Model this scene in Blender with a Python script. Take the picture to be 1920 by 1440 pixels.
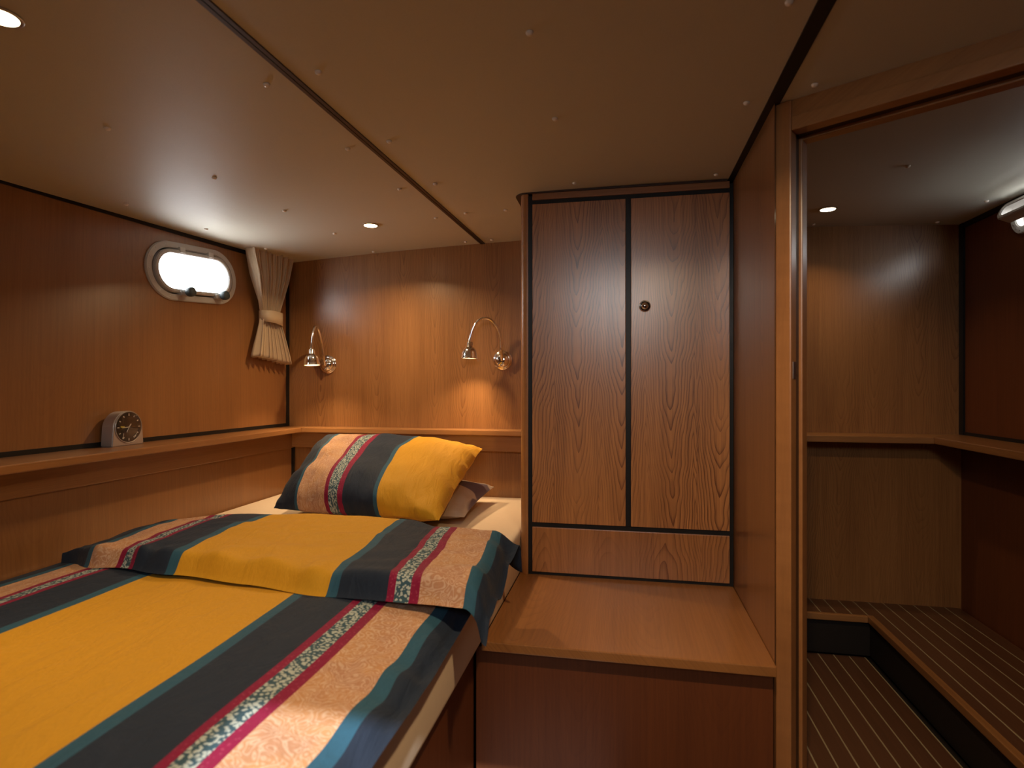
import bpy, bmesh, math, random
from mathutils import Vector, Matrix, noise

for o in list(bpy.data.objects):
    bpy.data.objects.remove(o)
scene = bpy.context.scene
COL = scene.collection
random.seed(7)
PI = math.pi

# ------------------------------------------------------------------ camera
YAW = math.radians(11.1)
cam_data = bpy.data.cameras.new('camera')
cam_data.sensor_width = 36.0
cam_data.lens = 1080.0 * 36.0 / 1920.0
cam_data.shift_y = 3.0 / 1920.0
cam_data.clip_start = 0.02
cam_data.dof.use_dof = True
cam_data.dof.focus_distance = 1.9
cam_data.dof.aperture_fstop = 4.0
cam = bpy.data.objects.new('camera', cam_data)
cam.location = (0, 0, 0.97)
cam.rotation_euler = (PI / 2, 0, YAW)
COL.objects.link(cam)
scene.camera = cam

# ------------------------------------------------------------------ world, daylight, exposure
world = bpy.data.worlds.new('overcast_sky')
scene.world = world
world.use_nodes = True
wn = world.node_tree.nodes
wn['Background'].inputs['Color'].default_value = (0.95, 0.98, 1.0, 1)
wn['Background'].inputs['Strength'].default_value = 14.5

sun_data = bpy.data.lights.new('sun', 'SUN')
sun_data.energy = 6.5
sun_data.angle = math.radians(0.7)
sun_data.color = (0.88, 0.95, 1.0)
sun = bpy.data.objects.new('sun', sun_data)
sun.rotation_euler = Vector((-0.17, 1.74, -1.32)).to_track_quat('-Z', 'Y').to_euler()
sun.location = (0, -4, 4)
COL.objects.link(sun)


def portal(name, loc, direction, sx, sy):
    """light portal in a window opening: guides the sky light through it"""
    d = bpy.data.lights.new(name, 'AREA')
    d.shape = 'RECTANGLE'
    d.size, d.size_y = sx, sy
    d.cycles.is_portal = True
    o = bpy.data.objects.new(name, d)
    o.location = loc
    o.rotation_euler = Vector(direction).to_track_quat('-Z', 'Y').to_euler()
    COL.objects.link(o)


vs = scene.view_settings
vs.view_transform = 'Standard'
vs.look = 'None'
vs.gamma = 1.0
vs.use_curve_mapping = False
vs.exposure = 0.22
LAMP = 6.2            # watts of one ceiling downlight
WARM = (1.0, 0.69, 0.37)

# ------------------------------------------------------------------ node helpers
MATS = {}


class NT:
    def __init__(s, name):
        s.m = bpy.data.materials.new(name)
        s.m.use_nodes = True
        s.t = s.m.node_tree
        s.b = s.t.nodes['Principled BSDF']
        MATS[name] = s.m

    def n(s, kind, **kw):
        node = s.t.nodes.new(kind)
        for k, v in kw.items():
            setattr(node, k, v)
        return node

    def link(s, a, b):
        s.t.links.new(a, b)

    def put(s, sock, v):
        if hasattr(v, 'links') or isinstance(v, bpy.types.NodeSocket):
            s.link(v, sock)
        else:
            sock.default_value = v

    def math(s, op, a, b=0.0, c=None):
        nd = s.n('ShaderNodeMath', operation=op)
        s.put(nd.inputs[0], a)
        s.put(nd.inputs[1], b)
        if c is not None:
            s.put(nd.inputs[2], c)
        return nd.outputs[0]

    def mix(s, f, a, b, blend='MIX'):
        nd = s.n('ShaderNodeMix', data_type='RGBA', blend_type=blend)
        s.put(nd.inputs[0], f)
        s.put(nd.inputs[6], a if not isinstance(a, tuple) else (*a[:3], 1))
        s.put(nd.inputs[7], b if not isinstance(b, tuple) else (*b[:3], 1))
        return nd.outputs[2]

    def xyz(s, x, y, z=0.0):
        nd = s.n('ShaderNodeCombineXYZ')
        for i, v in enumerate((x, y, z)):
            s.put(nd.inputs[i], v)
        return nd.outputs[0]

    def noise(s, vec, scale=1.0, detail=3.0, rough=0.5, dist=0.0):
        nd = s.n('ShaderNodeTexNoise')
        s.put(nd.inputs['Vector'], vec)
        nd.inputs['Scale'].default_value = scale
        nd.inputs['Detail'].default_value = detail
        nd.inputs['Roughness'].default_value = rough
        nd.inputs['Distortion'].default_value = dist
        return nd.outputs[0]

    def ramp(s, fac, stops, interp='LINEAR'):
        nd = s.n('ShaderNodeValToRGB')
        cr = nd.color_ramp
        cr.interpolation = interp
        while len(cr.elements) > 1:
            cr.elements.remove(cr.elements[-1])
        cr.elements[0].position = stops[0][0]
        cr.elements[0].color = (*stops[0][1][:3], 1)
        for p, c in stops[1:]:
            e = cr.elements.new(p)
            e.color = (*c[:3], 1)
        s.put(nd.inputs[0], fac)
        return nd.outputs[0]

    def bump(s, h, strength=0.2, dist=0.001):
        nd = s.n('ShaderNodeBump')
        nd.inputs['Strength'].default_value = strength
        nd.inputs['Distance'].default_value = dist
        s.put(nd.inputs['Height'], h)
        s.link(nd.outputs[0], s.b.inputs['Normal'])

    def set(s, color=None, rough=None, metal=None, spec=None):
        if color is not None:
            s.put(s.b.inputs['Base Color'], color if not isinstance(color, tuple) else (*color[:3], 1))
        if rough is not None:
            s.put(s.b.inputs['Roughness'], rough)
        if metal is not None:
            s.b.inputs['Metallic'].default_value = metal
        if spec is not None:
            s.b.inputs['Specular IOR Level'].default_value = spec
        return s.m


def wood(name, grain='z', light=(0.42, 0.175, 0.055), dark=(0.20, 0.072, 0.022), cath=0.75, period=0.30,
         offset=0.0, rough=0.34, curl=0.0, coat=0.6, spec=0.4, sign=1.0, arch=420.0, power=1.7, contrast=1.0):
    """cherry veneer; grain runs along one object axis, arches repeat across the veneer leaves"""
    t = NT(name)
    tc = t.n('ShaderNodeTexCoord').outputs['Object']
    sp = t.n('ShaderNodeSeparateXYZ')
    t.link(tc, sp.inputs[0])
    ax = {'x': 0, 'y': 1, 'z': 2}[grain]
    others = [i for i in range(3) if i != ax]
    along = sp.outputs[ax]
    cross = t.math('ADD', sp.outputs[others[0]], t.math('MULTIPLY', sp.outputs[others[1]], 0.93))
    cross = t.math('ADD', cross, 5.0 + offset)
    # leaves of veneer
    leaf = t.math('FLOOR', t.math('DIVIDE', cross, period))
    wnz = t.n('ShaderNodeTexWhiteNoise', noise_dimensions='1D')
    t.put(wnz.inputs['W'], leaf)
    tone = wnz.outputs[0]
    warp = t.noise(t.xyz(t.math('MULTIPLY', cross, 7.0), t.math('MULTIPLY', along, 1.6), leaf), 1.0, 3.0, 0.55)
    warp = t.math('SUBTRACT', warp, 0.5)
    cm = t.math('PINGPONG', t.math('ADD', cross, t.math('MULTIPLY', warp, 0.06)), period)
    cm = t.math('SUBTRACT', cm, period * 0.47)
    par = t.math('MULTIPLY', t.math('POWER', t.math('ABSOLUTE', cm), power), arch)
    al = t.math('ADD', along, t.math('MULTIPLY', t.noise(t.xyz(t.math('MULTIPLY', along, 5.0), t.math('MULTIPLY', leaf, 7.3), 0.0), 1.0, 2.0, 0.6), 0.34))
    w = t.math('SUBTRACT', par, t.math('MULTIPLY', al, 13.0 * sign))
    w = t.math('ADD', w, t.math('MULTIPLY', warp, 3.0))
    fr = t.math('FRACT', w)
    lines = t.math('POWER', fr, 4.0)
    lines = t.math('MULTIPLY', lines, t.math('LESS_THAN', fr, 0.985))
    streak = t.noise(t.xyz(t.math('MULTIPLY', cross, 150.0), t.math('MULTIPLY', along, 3.0), 0.0), 1.0, 3.0, 0.6)
    broad = t.noise(t.xyz(t.math('MULTIPLY', cross, 9.0), t.math('MULTIPLY', along, 0.8), 3.0), 1.0, 4.0, 0.6)
    fleck = t.noise(t.xyz(t.math('MULTIPLY', cross, 700.0), t.math('MULTIPLY', along, 26.0), 0.0), 1.0, 2.0, 0.5)
    fade = t.noise(t.xyz(t.math('MULTIPLY', cross, 5.0), t.math('MULTIPLY', along, 1.2), 9.0), 1.0, 2.0, 0.5)
    fade = t.ramp(fade, [(0.35, (0.15, 0.15, 0.15)), (0.62, (1, 1, 1))])
    f = t.math('MULTIPLY', t.math('MULTIPLY', lines, cath * 0.62), fade)
    f = t.math('ADD', f, t.math('MULTIPLY', t.math('SUBTRACT', streak, 0.42), 0.85))
    f = t.math('ADD', f, t.math('MULTIPLY', t.math('SUBTRACT', broad, 0.42), 0.65))
    f = t.math('ADD', f, t.math('MULTIPLY', t.math('SUBTRACT', fleck, 0.5), 0.25))
    f = t.math('ADD', f, t.math('MULTIPLY', t.math('SUBTRACT', tone, 0.5), 0.16))
    if curl:
        cu = t.noise(t.xyz(t.math('MULTIPLY', cross, 14.0), t.math('MULTIPLY', along, 34.0), 2.0), 1.0, 2.0, 0.5, 0.6)
        f = t.math('ADD', f, t.math('MULTIPLY', t.math('SUBTRACT', cu, 0.5), curl))
    f = t.math('MULTIPLY', f, contrast)
    f = t.math('ADD', f, 0.22)
    col = t.ramp(f, [(0.0, light), (0.45, tuple(0.55 * a + 0.45 * b for a, b in zip(light, dark))), (1.0, dark)])
    t.set(color=col, rough=t.math('ADD', t.math('MULTIPLY', streak, 0.08), rough - 0.04), spec=spec)
    t.b.inputs['Coat Weight'].default_value = coat
    t.b.inputs['Coat Roughness'].default_value = 0.28
    t.bump(streak, 0.06, 0.0006)
    return t.m


def plain(name, color, rough=0.5, metal=0.0, spec=0.5, speck=0.0, scale=400.0, bump=0.0):
    t = NT(name)
    tc = t.n('ShaderNodeTexCoord').outputs['Object']
    nz = t.noise(tc, scale, 3.0, 0.6)
    c = t.mix(nz, tuple(x * (1 - speck) for x in color), tuple(min(1, x * (1 + speck)) for x in color))
    t.set(color=c, rough=rough, metal=metal, spec=spec)
    if bump:
        t.bump(nz, bump, 0.001)
    return t.m


def glow(name, color, strength):
    t = NT(name)
    t.b.inputs['Base Color'].default_value = (*color, 1)
    t.b.inputs['Emission Color'].default_value = (*color, 1)
    t.b.inputs['Emission Strength'].default_value = strength
    return t.m


CHERRY_L, CHERRY_D = (0.385, 0.178, 0.060), (0.165, 0.067, 0.021)
wood('cherry_wall', 'z', CHERRY_L, CHERRY_D, cath=0.9, period=0.135, arch=380.0, power=1.45, contrast=1.15)
wood('cherry_wall_side', 'z', (0.335, 0.148, 0.050), (0.17, 0.067, 0.021), cath=0.35, period=0.31, offset=0.17)
wood('cherry_door', 'z', (0.60, 0.265, 0.088), (0.16, 0.056, 0.018), coat=0.95, cath=1.6, period=0.145, offset=0.055, arch=330.0, power=1.45, contrast=1.15)
wood('cherry_drawer', 'z', (0.49, 0.21, 0.068), (0.16, 0.056, 0.018), cath=1.1, period=0.19, offset=0.11, sign=-1.0, contrast=1.1)
wood('cherry_rail_x', 'x', (0.42, 0.195, 0.066), (0.22, 0.088, 0.028), cath=0.3, rough=0.36)
wood('cherry_rail_y', 'y', (0.36, 0.16, 0.052), (0.18, 0.07, 0.022), cath=0.3, rough=0.36)
wood('cherry_bench', 'y', (0.42, 0.18, 0.052), (0.20, 0.075, 0.021), cath=0.6, period=0.34, offset=0.2)
wood('cherry_post', 'z', (0.43, 0.185, 0.06), (0.20, 0.075, 0.023), cath=0.15, rough=0.38, curl=0.5)
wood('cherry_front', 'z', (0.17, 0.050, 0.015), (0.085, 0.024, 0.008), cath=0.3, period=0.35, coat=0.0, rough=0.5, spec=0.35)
wood('teak', 'y', (0.14, 0.058, 0.027), (0.055, 0.022, 0.011), cath=0.3, period=0.2, rough=0.42)
plain('holly', (0.34, 0.27, 0.16), 0.5, speck=0.15)
plain('black_trim', (0.011, 0.010, 0.010), 0.45, spec=0.3)
plain('brown_trim', (0.040, 0.018, 0.010), 0.45, speck=0.2)
plain('riser_dark', (0.012, 0.008, 0.006), 0.6)
plain('ceiling_vinyl', (0.54, 0.515, 0.43), 0.55, spec=0.35, speck=0.10, scale=520.0, bump=0.25)
plain('screw_white', (0.82, 0.75, 0.64), 0.28)
plain('sheet', (0.74, 0.60, 0.46), 0.85, spec=0.15, speck=0.04, scale=60)
plain('curtain_cloth', (0.60, 0.46, 0.31), 0.85, spec=0.15, speck=0.06, scale=500)
plain('chrome', (0.86, 0.85, 0.84), 0.09, metal=1.0)
plain('steel', (0.55, 0.54, 0.52), 0.3, metal=1.0)
plain('port_frame', (0.50, 0.47, 0.43), 0.38, spec=0.5, speck=0.03)
plain('port_knob', (0.045, 0.065, 0.072), 0.5)
plain('clock_silver', (0.46, 0.42, 0.40), 0.34, metal=0.55, speck=0.04, scale=900)
plain('clock_black', (0.012, 0.011, 0.011), 0.35)
plain('clock_white', (0.62, 0.60, 0.55), 0.5)
plain('clock_yellow', (0.55, 0.46, 0.08), 0.5)
plain('hull_dark', (0.05, 0.04, 0.035), 0.7)
glow('downlight_lens', (1.0, 0.80, 0.50), 9.0)
glow('lamp_lens', (1.0, 0.66, 0.30), 3.0)


def mat_glass():
    t = NT('glass')
    out = t.t.nodes['Material Output']
    tr = t.n('ShaderNodeBsdfTransparent')
    gl = t.n('ShaderNodeBsdfGlossy')
    gl.inputs['Roughness'].default_value = 0.02
    fr = t.n('ShaderNodeLayerWeight')
    fr.inputs['Blend'].default_value = 0.12
    mx = t.n('ShaderNodeMixShader')
    t.link(fr.outputs['Facing'], mx.inputs[0])
    t.link(tr.outputs[0], mx.inputs[1])
    t.link(gl.outputs[0], mx.inputs[2])
    t.link(mx.outputs[0], out.inputs['Surface'])


mat_glass()

KINDS = {
    'yellow': (0.66, 0.335, 0.018), 'teal': (0.026, 0.10, 0.165), 'dark': (0.015, 0.026, 0.050),
    'mag': (0.250, 0.007, 0.050), 'floral': (0.05, 0.13, 0.16), 'beige': (0.62, 0.35, 0.19)}


def fabric(name, stops, symmetric=True):
    """striped duvet print: U of the UV map runs across the stripes (metres), V along them"""
    t = NT(name)
    uv = t.n('ShaderNodeUVMap', uv_map='UVMap')
    sp = t.n('ShaderNodeSeparateXYZ')
    t.link(uv.outputs[0], sp.inputs[0])
    u, v = sp.outputs[0], sp.outputs[1]
    q = t.math('ABSOLUTE', u) if symmetric else u
    base = t.ramp(q, [(p, KINDS[k]) for p, k in stops], 'CONSTANT')
    msk = t.ramp(q, [(p, (float(k == 'beige'), float(k == 'floral'), float(k == 'mag'))) for p, k in stops], 'CONSTANT')
    ms = t.n('ShaderNodeSeparateXYZ')
    t.link(msk, ms.inputs[0])
    vec = t.xyz(u, v, 0.0)
    # paisley: swirling pale lines on tan
    wz = t.n('ShaderNodeTexNoise')
    t.put(wz.inputs['Vector'], vec)
    wz.inputs['Scale'].default_value = 27.0
    wz.inputs['Detail'].default_value = 1.5
    wz.inputs['Distortion'].default_value = 1.4
    sw = t.math('SINE', t.math('MULTIPLY', wz.outputs[0], 58.0))
    sw = t.math('POWER', t.math('MULTIPLY_ADD', sw, 0.5, 0.5), 2.5)
    big = t.noise(vec, 11.0, 2.0, 0.6, 0.8)
    big = t.ramp(big, [(0.40, (0, 0, 0)), (0.60, (1, 1, 1))])
    pais = t.mix(t.math('MULTIPLY', big, 0.75), (0.58, 0.30, 0.14), (0.47, 0.24, 0.15))
    pais = t.mix(t.math('MULTIPLY', sw, 0.62), pais, (0.74, 0.54, 0.40))
    # floral band: ivory leaves on blue-grey
    vz = t.n('ShaderNodeTexVoronoi', feature='F1')
    wv = t.n('ShaderNodeTexNoise')
    t.put(wv.inputs['Vector'], vec)
    wv.inputs['Scale'].default_value = 60.0
    va = t.n('ShaderNodeVectorMath', operation='ADD')
    t.put(va.inputs[0], vec)
    sc = t.n('ShaderNodeVectorMath', operation='SCALE')
    t.put(sc.inputs[0], wv.outputs['Color'])
    sc.inputs['Scale'].default_value = 0.010
    t.put(va.inputs[1], sc.outputs[0])
    t.put(vz.inputs['Vector'], va.outputs[0])
    vz.inputs['Scale'].default_value = 165.0
    leafm = t.ramp(vz.outputs[0], [(0.42, (1, 1, 1)), (0.56, (0, 0, 0))])
    flo = t.mix(leafm, (0.040, 0.095, 0.130), (0.47, 0.53, 0.49))
    # pin dots in the magenta
    dz = t.n('ShaderNodeTexVoronoi', feature='F1')
    t.put(dz.inputs['Vector'], vec)
    dz.inputs['Scale'].default_value = 150.0
    dots = t.math('MULTIPLY', t.math('LESS_THAN', dz.outputs[0], 0.28), 0.35)
    mag = t.mix(dots, KINDS['mag'], (0.45, 0.08, 0.14))
    c = t.mix(ms.outputs[0], base, pais)
    c = t.mix(ms.outputs[1], c, flo)
    c = t.mix(ms.outputs[2], c, mag)
    thread = t.noise(t.xyz(t.math('MULTIPLY', u, 900.0), t.math('MULTIPLY', v, 120.0), 0.0), 1.0, 2.0)
    c = t.mix(t.math('MULTIPLY', thread, 0.30), c, (0.0, 0.0, 0.0))
    t.set(color=c, rough=0.72, spec=0.22)
    t.b.inputs['Sheen Weight'].default_value = 0.04
    wr = t.noise(t.xyz(t.math('MULTIPLY', u, 22.0), t.math('MULTIPLY', v, 9.0), 0.0), 1.0, 4.0, 0.55, 0.6)
    t.bump(wr, 0.5, 0.014)
    return t.m


fabric('duvet_print', [(0.0, 'yellow'), (0.192, 'teal'), (0.217, 'dark'), (0.325, 'mag'), (0.342, 'floral'),
                       (0.374, 'mag'), (0.392, 'beige'), (0.488, 'teal'), (0.510, 'dark')])
fabric('pillow_print', [(0.0, 'dark'), (0.145, 'teal'), (0.165, 'beige'), (0.350, 'mag'), (0.375, 'floral'),
                        (0.432, 'mag'), (0.462, 'dark'), (0.645, 'teal'), (0.668, 'yellow')], symmetric=False)


def mat_mauve():
    t = NT('mauve_print')
    tc = t.n('ShaderNodeTexCoord').outputs['Object']
    nz = t.noise(tc, 5.5, 1.0, 0.4, 0.5)
    c = t.ramp(nz, [(0.47, (0.13, 0.095, 0.12)), (0.50, (0.42, 0.33, 0.27))])
    t.set(color=c, rough=0.8, spec=0.15)
    t.bump(t.noise(tc, 14.0, 3.0, 0.5, 0.4), 0.3, 0.01)


mat_mauve()

# ------------------------------------------------------------------ mesh helpers


def add(name, me, mat, parent=None, smooth=False):
    o = bpy.data.objects.new(name, me)
    COL.objects.link(o)
    if mat is not None and not me.materials:
        me.materials.append(MATS[mat])
    if parent is not None:
        o.parent = parent
        o.matrix_parent_inverse = parent_inv(parent)
    if smooth:
        for p in me.polygons:
            p.use_smooth = True
        me.set_sharp_from_angle(angle=math.radians(50))
    return o


def parent_inv(p):
    m = Matrix.Identity(4)
    chain = []
    while p is not None:
        chain.append(p)
        p = p.parent
    for q in reversed(chain):
        m = m @ q.matrix_parent_inverse @ q.matrix_basis if q.parent else q.matrix_basis.copy()
    return m.inverted()


def mesh(verts, faces):
    me = bpy.data.meshes.new('m')
    me.from_pydata([tuple(v) for v in verts], [], faces)
    me.validate()
    bm = bmesh.new()
    bm.from_mesh(me)
    bmesh.ops.recalc_face_normals(bm, faces=bm.faces)
    bm.to_mesh(me)
    bm.free()
    return me


def bm_mesh(bm):
    me = bpy.data.meshes.new('m')
    bmesh.ops.recalc_face_normals(bm, faces=bm.faces)
    bm.to_mesh(me)
    bm.free()
    return me


def hexa(corners, bevel=0.0):
    """corners: 4 bottom + 4 top points in ring order"""
    bm = bmesh.new()
    vs_ = [bm.verts.new(c) for c in corners]
    for f in ((3, 2, 1, 0), (4, 5, 6, 7), (0, 1, 5, 4), (1, 2, 6, 5), (2, 3, 7, 6), (3, 0, 4, 7)):
        bm.faces.new([vs_[i] for i in f])
    if bevel:
        bmesh.ops.bevel(bm, geom=list(bm.edges), offset=bevel, segments=2, affect='EDGES', profile=0.6)
    return bm_mesh(bm)


def box(name, x0, x1, y0, y1, z0, z1, mat, parent=None, bevel=0.0015):
    me = hexa([(x0, y0, z0), (x1, y0, z0), (x1, y1, z0), (x0, y1, z0),
               (x0, y0, z1), (x1, y0, z1), (x1, y1, z1), (x0, y1, z1)], bevel)
    return add(name, me, mat, parent)


def prism(name, pts, z0, z1, mat, parent=None, bevel=0.0, smooth=False):
    """plan polygon extruded in z"""
    n = len(pts)
    bm = bmesh.new()
    a = [bm.verts.new((p[0], p[1], z0)) for p in pts]
    b = [bm.verts.new((p[0], p[1], z1)) for p in pts]
    bm.faces.new(a[::-1])
    bm.faces.new(b)
    for i in range(n):
        bm.faces.new((a[i], a[(i + 1) % n], b[(i + 1) % n], b[i]))
    if bevel:
        bmesh.ops.recalc_face_normals(bm, faces=bm.faces)
        bmesh.ops.bevel(bm, geom=list(bm.edges), offset=bevel, segments=2, affect='EDGES', profile=0.6)
    return add(name, bm_mesh(bm), mat, parent, smooth)


def frame_of(axis):
    a = Vector(axis).normalized()
    h = Vector((0, 0, 1)) if abs(a.z) < 0.9 else Vector((1, 0, 0))
    u = h.cross(a).normalized()
    return u, a.cross(u).normalized(), a


def lathe(profile, origin, axis, n=28, cap=True):
    """profile: (radius, distance along axis)"""
    u, v, a = frame_of(axis)
    o = Vector(origin)
    verts, faces = [], []
    for r, h in profile:
        for k in range(n):
            t = 2 * PI * k / n
            verts.append(o + a * h + (u * math.cos(t) + v * math.sin(t)) * max(r, 1e-5))
    for i in range(len(profile) - 1):
        for k in range(n):
            k2 = (k + 1) % n
            faces.append((i * n + k, i * n + k2, (i + 1) * n + k2, (i + 1) * n + k))
    if cap:
        faces.append(tuple(range(n))[::-1])
        faces.append(tuple(range((len(profile) - 1) * n, len(profile) * n)))
    return mesh(verts, faces)


def tube(path, radius, n=12, ridges=False):
    pts = [Vector(p) for p in path]
    verts, faces = [], []
    prev = None
    for i, p in enumerate(pts):
        d = (pts[min(i + 1, len(pts) - 1)] - pts[max(i - 1, 0)]).normalized()
        if prev is None:
            u = frame_of(d)[0]
        else:
            u = (prev - d * prev.dot(d)).normalized()
        prev = u
        v = d.cross(u)
        r = radius * (0.86 if ridges and i % 2 else 1.0)
        for k in range(n):
            t = 2 * PI * k / n
            verts.append(p + (u * math.cos(t) + v * math.sin(t)) * r)
    for i in range(len(pts) - 1):
        for k in range(n):
            k2 = (k + 1) % n
            faces.append((i * n + k, i * n + k2, (i + 1) * n + k2, (i + 1) * n + k))
    faces.append(tuple(range(n)))
    faces.append(tuple(range((len(pts) - 1) * n, len(pts) * n)))
    return mesh(verts, faces)


def bezier(p0, p1, p2, p3, n=20):
    out = []
    for i in range(n + 1):
        t = i / n
        out.append(Vector(p0) * (1 - t) ** 3 + Vector(p1) * 3 * t * (1 - t) ** 2 + Vector(p2) * 3 * t * t * (1 - t) + Vector(p3) * t ** 3)
    return out


def empty(name, loc):
    o = bpy.data.objects.new(name, None)
    o.location = loc
    o.empty_display_size = 0.05
    COL.objects.link(o)
    return o


def tag(o, label, cat, group=None):
    o['label'] = label
    o['category'] = cat
    if group:
        o['group'] = group
    return o


def struct(o, label=None):
    o['kind'] = 'structure'
    if label:
        o['label'] = label
    return o


def lamp_light(name, loc, power, size, color, direction=(0, 0, -1), spread=128):
    d = bpy.data.lights.new(name, 'AREA')
    d.shape = 'DISK'
    d.size = size
    d.energy = power
    d.color = color
    d.spread = math.radians(spread)
    o = bpy.data.objects.new(name, d)
    o.location = loc
    o.rotation_euler = Vector(direction).to_track_quat('-Z', 'Y').to_euler()
    COL.objects.link(o)
    return o


# ------------------------------------------------------------------ room dimensions
HY = 2.40            # bulkhead at the head of the bed
BACK = -1.00         # bulkhead behind the camera
RX = 1.215           # starboard hull side


def ceil_z(x):
    return 1.590 - 0.022 * (x - 0.10) ** 2


def hull_x(y, z):
    return -1.515 - (2.4 - y) * (0.046 + 0.071 * (z - 0.785) / 0.74)


# ------------------------------------------------------------------ floor
fl = box('floor', -1.8, 1.35, BACK, HY + 0.06, -0.06, -0.012, 'riser_dark', None, 0)
struct(fl, 'dark teak sole with pale inlay strips beyond the doorway')
PW = 0.0515
plank_me = None
k = 0
x = 0.3275
while x < 0.84:
    box('plank', x, x + PW - 0.0045, 0.72, 2.262, -0.013, 0.0, 'teak', fl, 0.0)
    box('inlay_strip', x + PW - 0.0045, x + PW, 0.72, 2.262, -0.013, -0.0003, 'holly', fl, 0.0)
    x += PW
for i in range(13):
    xx = -0.34 + i * PW
    box('plank', xx, xx + PW - 0.0045, BACK, 1.30, -0.013, 0.0, 'teak', fl, 0.0)
    box('inlay_strip', xx + PW - 0.0045, xx + PW, BACK, 1.30, -0.013, -0.0003, 'holly', fl, 0.0)

# ------------------------------------------------------------------ raised step beyond the doorway
st = empty('raised_step', (1.03, 1.6, 0))
tag(st, 'L-shaped raised step of dark teak with pale inlay strips, beyond the doorway', 'step')
prism('riser', [(0.40, 2.275), (0.862, 2.275), (0.862, 0.55), (RX, 0.55), (RX, HY + 0.01), (0.40, HY + 0.01)], 0.0, 0.128, 'riser_dark', st)
box('nosing', 0.36, 0.846, 2.246, 2.262, 0.128, 0.151, 'cherry_rail_x', st, 0.003)
box('nosing', 0.846, 0.868, 0.55, 2.262, 0.128, 0.151, 'cherry_rail_y', st, 0.003)
x = 0.385
while x < 0.86:
    box('plank', x + 0.0045, min(x + PW, 0.868), 2.262, HY + 0.01, 0.128, 0.150, 'teak', st, 0.0)
    box('inlay_strip', x, x + 0.0045, 2.262, HY + 0.01, 0.128, 0.1498, 'holly', st, 0.0)
    x += PW
box('plank', 0.868, x, 0.55, HY + 0.01, 0.128, 0.150, 'teak', st, 0.0)
while x < RX - 0.01:
    x1 = min(x + PW, RX)
    box('plank', x + 0.0045, x1, 0.55, HY + 0.01, 0.128, 0.150, 'teak', st, 0.0)
    box('inlay_strip', x, x + 0.0045, 0.55, HY + 0.01, 0.128, 0.1498, 'holly', st, 0.0)
    x += PW

# ------------------------------------------------------------------ ceiling: three cambered panels and two battens
HX0, HX1, HYA, HYB = -0.42, 0.26, BACK, 0.30      # companionway opening in the ceiling


def strip_x(y):
    return -0.598 - 0.033 * (2.4 - y)


def ceil_sheet(x0f, x1f, y0, y1, dz0, dz1, nx=16):
    verts, faces = [], []
    for (yy) in (y0, y1):
        for i in range(nx + 1):
            t = i / nx
            xx = x0f(yy) * (1 - t) + x1f(yy) * t
            verts.append((xx, yy, ceil_z(xx) + dz0))
            verts.append((xx, yy, ceil_z(xx) + dz1))
    m = 2 * (nx + 1)
    for i in range(nx):
        a = 2 * i
        faces += [(a, a + 2, m + a + 2, m + a), (a + 1, m + a + 1, m + a + 3, a + 3),
                  (a, a + 1, a + 3, a + 2), (m + a, m + a + 2, m + a + 3, m + a + 1)]
    faces += [(0, m, m + 1, 1), (2 * nx, 2 * nx + 1, m + 2 * nx + 1, m + 2 * nx)]
    return verts, faces


def sheets(name, parts, mat, parent):
    V, Fc = [], []
    for v, f in parts:
        b = len(V)
        V += v
        Fc += [tuple(i + b for i in q) for q in f]
    return add(name, mesh(V, Fc), mat, parent)


c = lambda val: (lambda y: val)
ceiling = sheets('ceiling', [ceil_sheet(lambda y: hull_x(y, 1.55) - 0.045, c(HX0), BACK - 0.05, HY + 0.05, 0.02, 0.05), ceil_sheet(c(HX1), c(1.265), BACK, HY + 0.05, 0.02, 0.05),
                             ceil_sheet(c(HX0), c(HX1), HYB, HY + 0.05, 0.02, 0.05, 4)], 'hull_dark', None)
struct(ceiling, 'cream cambered ceiling with white screw caps and dark battens')
pa = sheets('ceiling_panel', [ceil_sheet(lambda y: hull_x(y, 1.55) - 0.02, lambda y: strip_x(y) - 0.006, BACK, HY + 0.03, 0.0, 0.018)], 'ceiling_vinyl', ceiling)
pb = sheets('ceiling_panel', [ceil_sheet(lambda y: strip_x(y) + 0.006, c(HX0), BACK, HY + 0.03, 0.0, 0.018, 6),
                              ceil_sheet(c(HX0), c(HX1), HYB, HY + 0.03, 0.0, 0.018, 6),
                              ceil_sheet(c(HX1), c(0.308), BACK, HY + 0.03, 0.0, 0.018, 3)], 'ceiling_vinyl', ceiling)
pc = sheets('ceiling_panel', [ceil_sheet(c(0.330), c(1.235), BACK, HY + 0.03, 0.0, 0.018)], 'ceiling_vinyl', ceiling)
t1 = sheets('trim_1', [ceil_sheet(lambda y: strip_x(y) - 0.0095, lambda y: strip_x(y) - 0.001, BACK, HY, -0.003, 0.012, 1),
                       ceil_sheet(lambda y: strip_x(y) + 0.001, lambda y: strip_x(y) + 0.0095, BACK, HY, -0.003, 0.012, 1),
                       ceil_sheet(lambda y: strip_x(y) - 0.001, lambda y: strip_x(y) + 0.001, BACK, HY, 0.002, 0.012, 1)], 'brown_trim', None)
struct(t1, 'dark brown ceiling batten running over the bed')
t2 = sheets('trim_2', [ceil_sheet(c(0.304), c(0.332), BACK, HY, -0.003, 0.012, 2)], 'black_trim', None)
struct(t2, 'black ceiling batten above the doorway partition')
cap_me = lathe([(0.0068, 0.0), (0.0068, 0.0016), (0.0058, 0.0040), (0.0034, 0.0056), (0.0005, 0.0062)], (0, 0, 0), (0, 0, -1), 14)
cap_me.materials.append(MATS['screw_white'])
for p in cap_me.polygons:
    p.use_smooth = True
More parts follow.
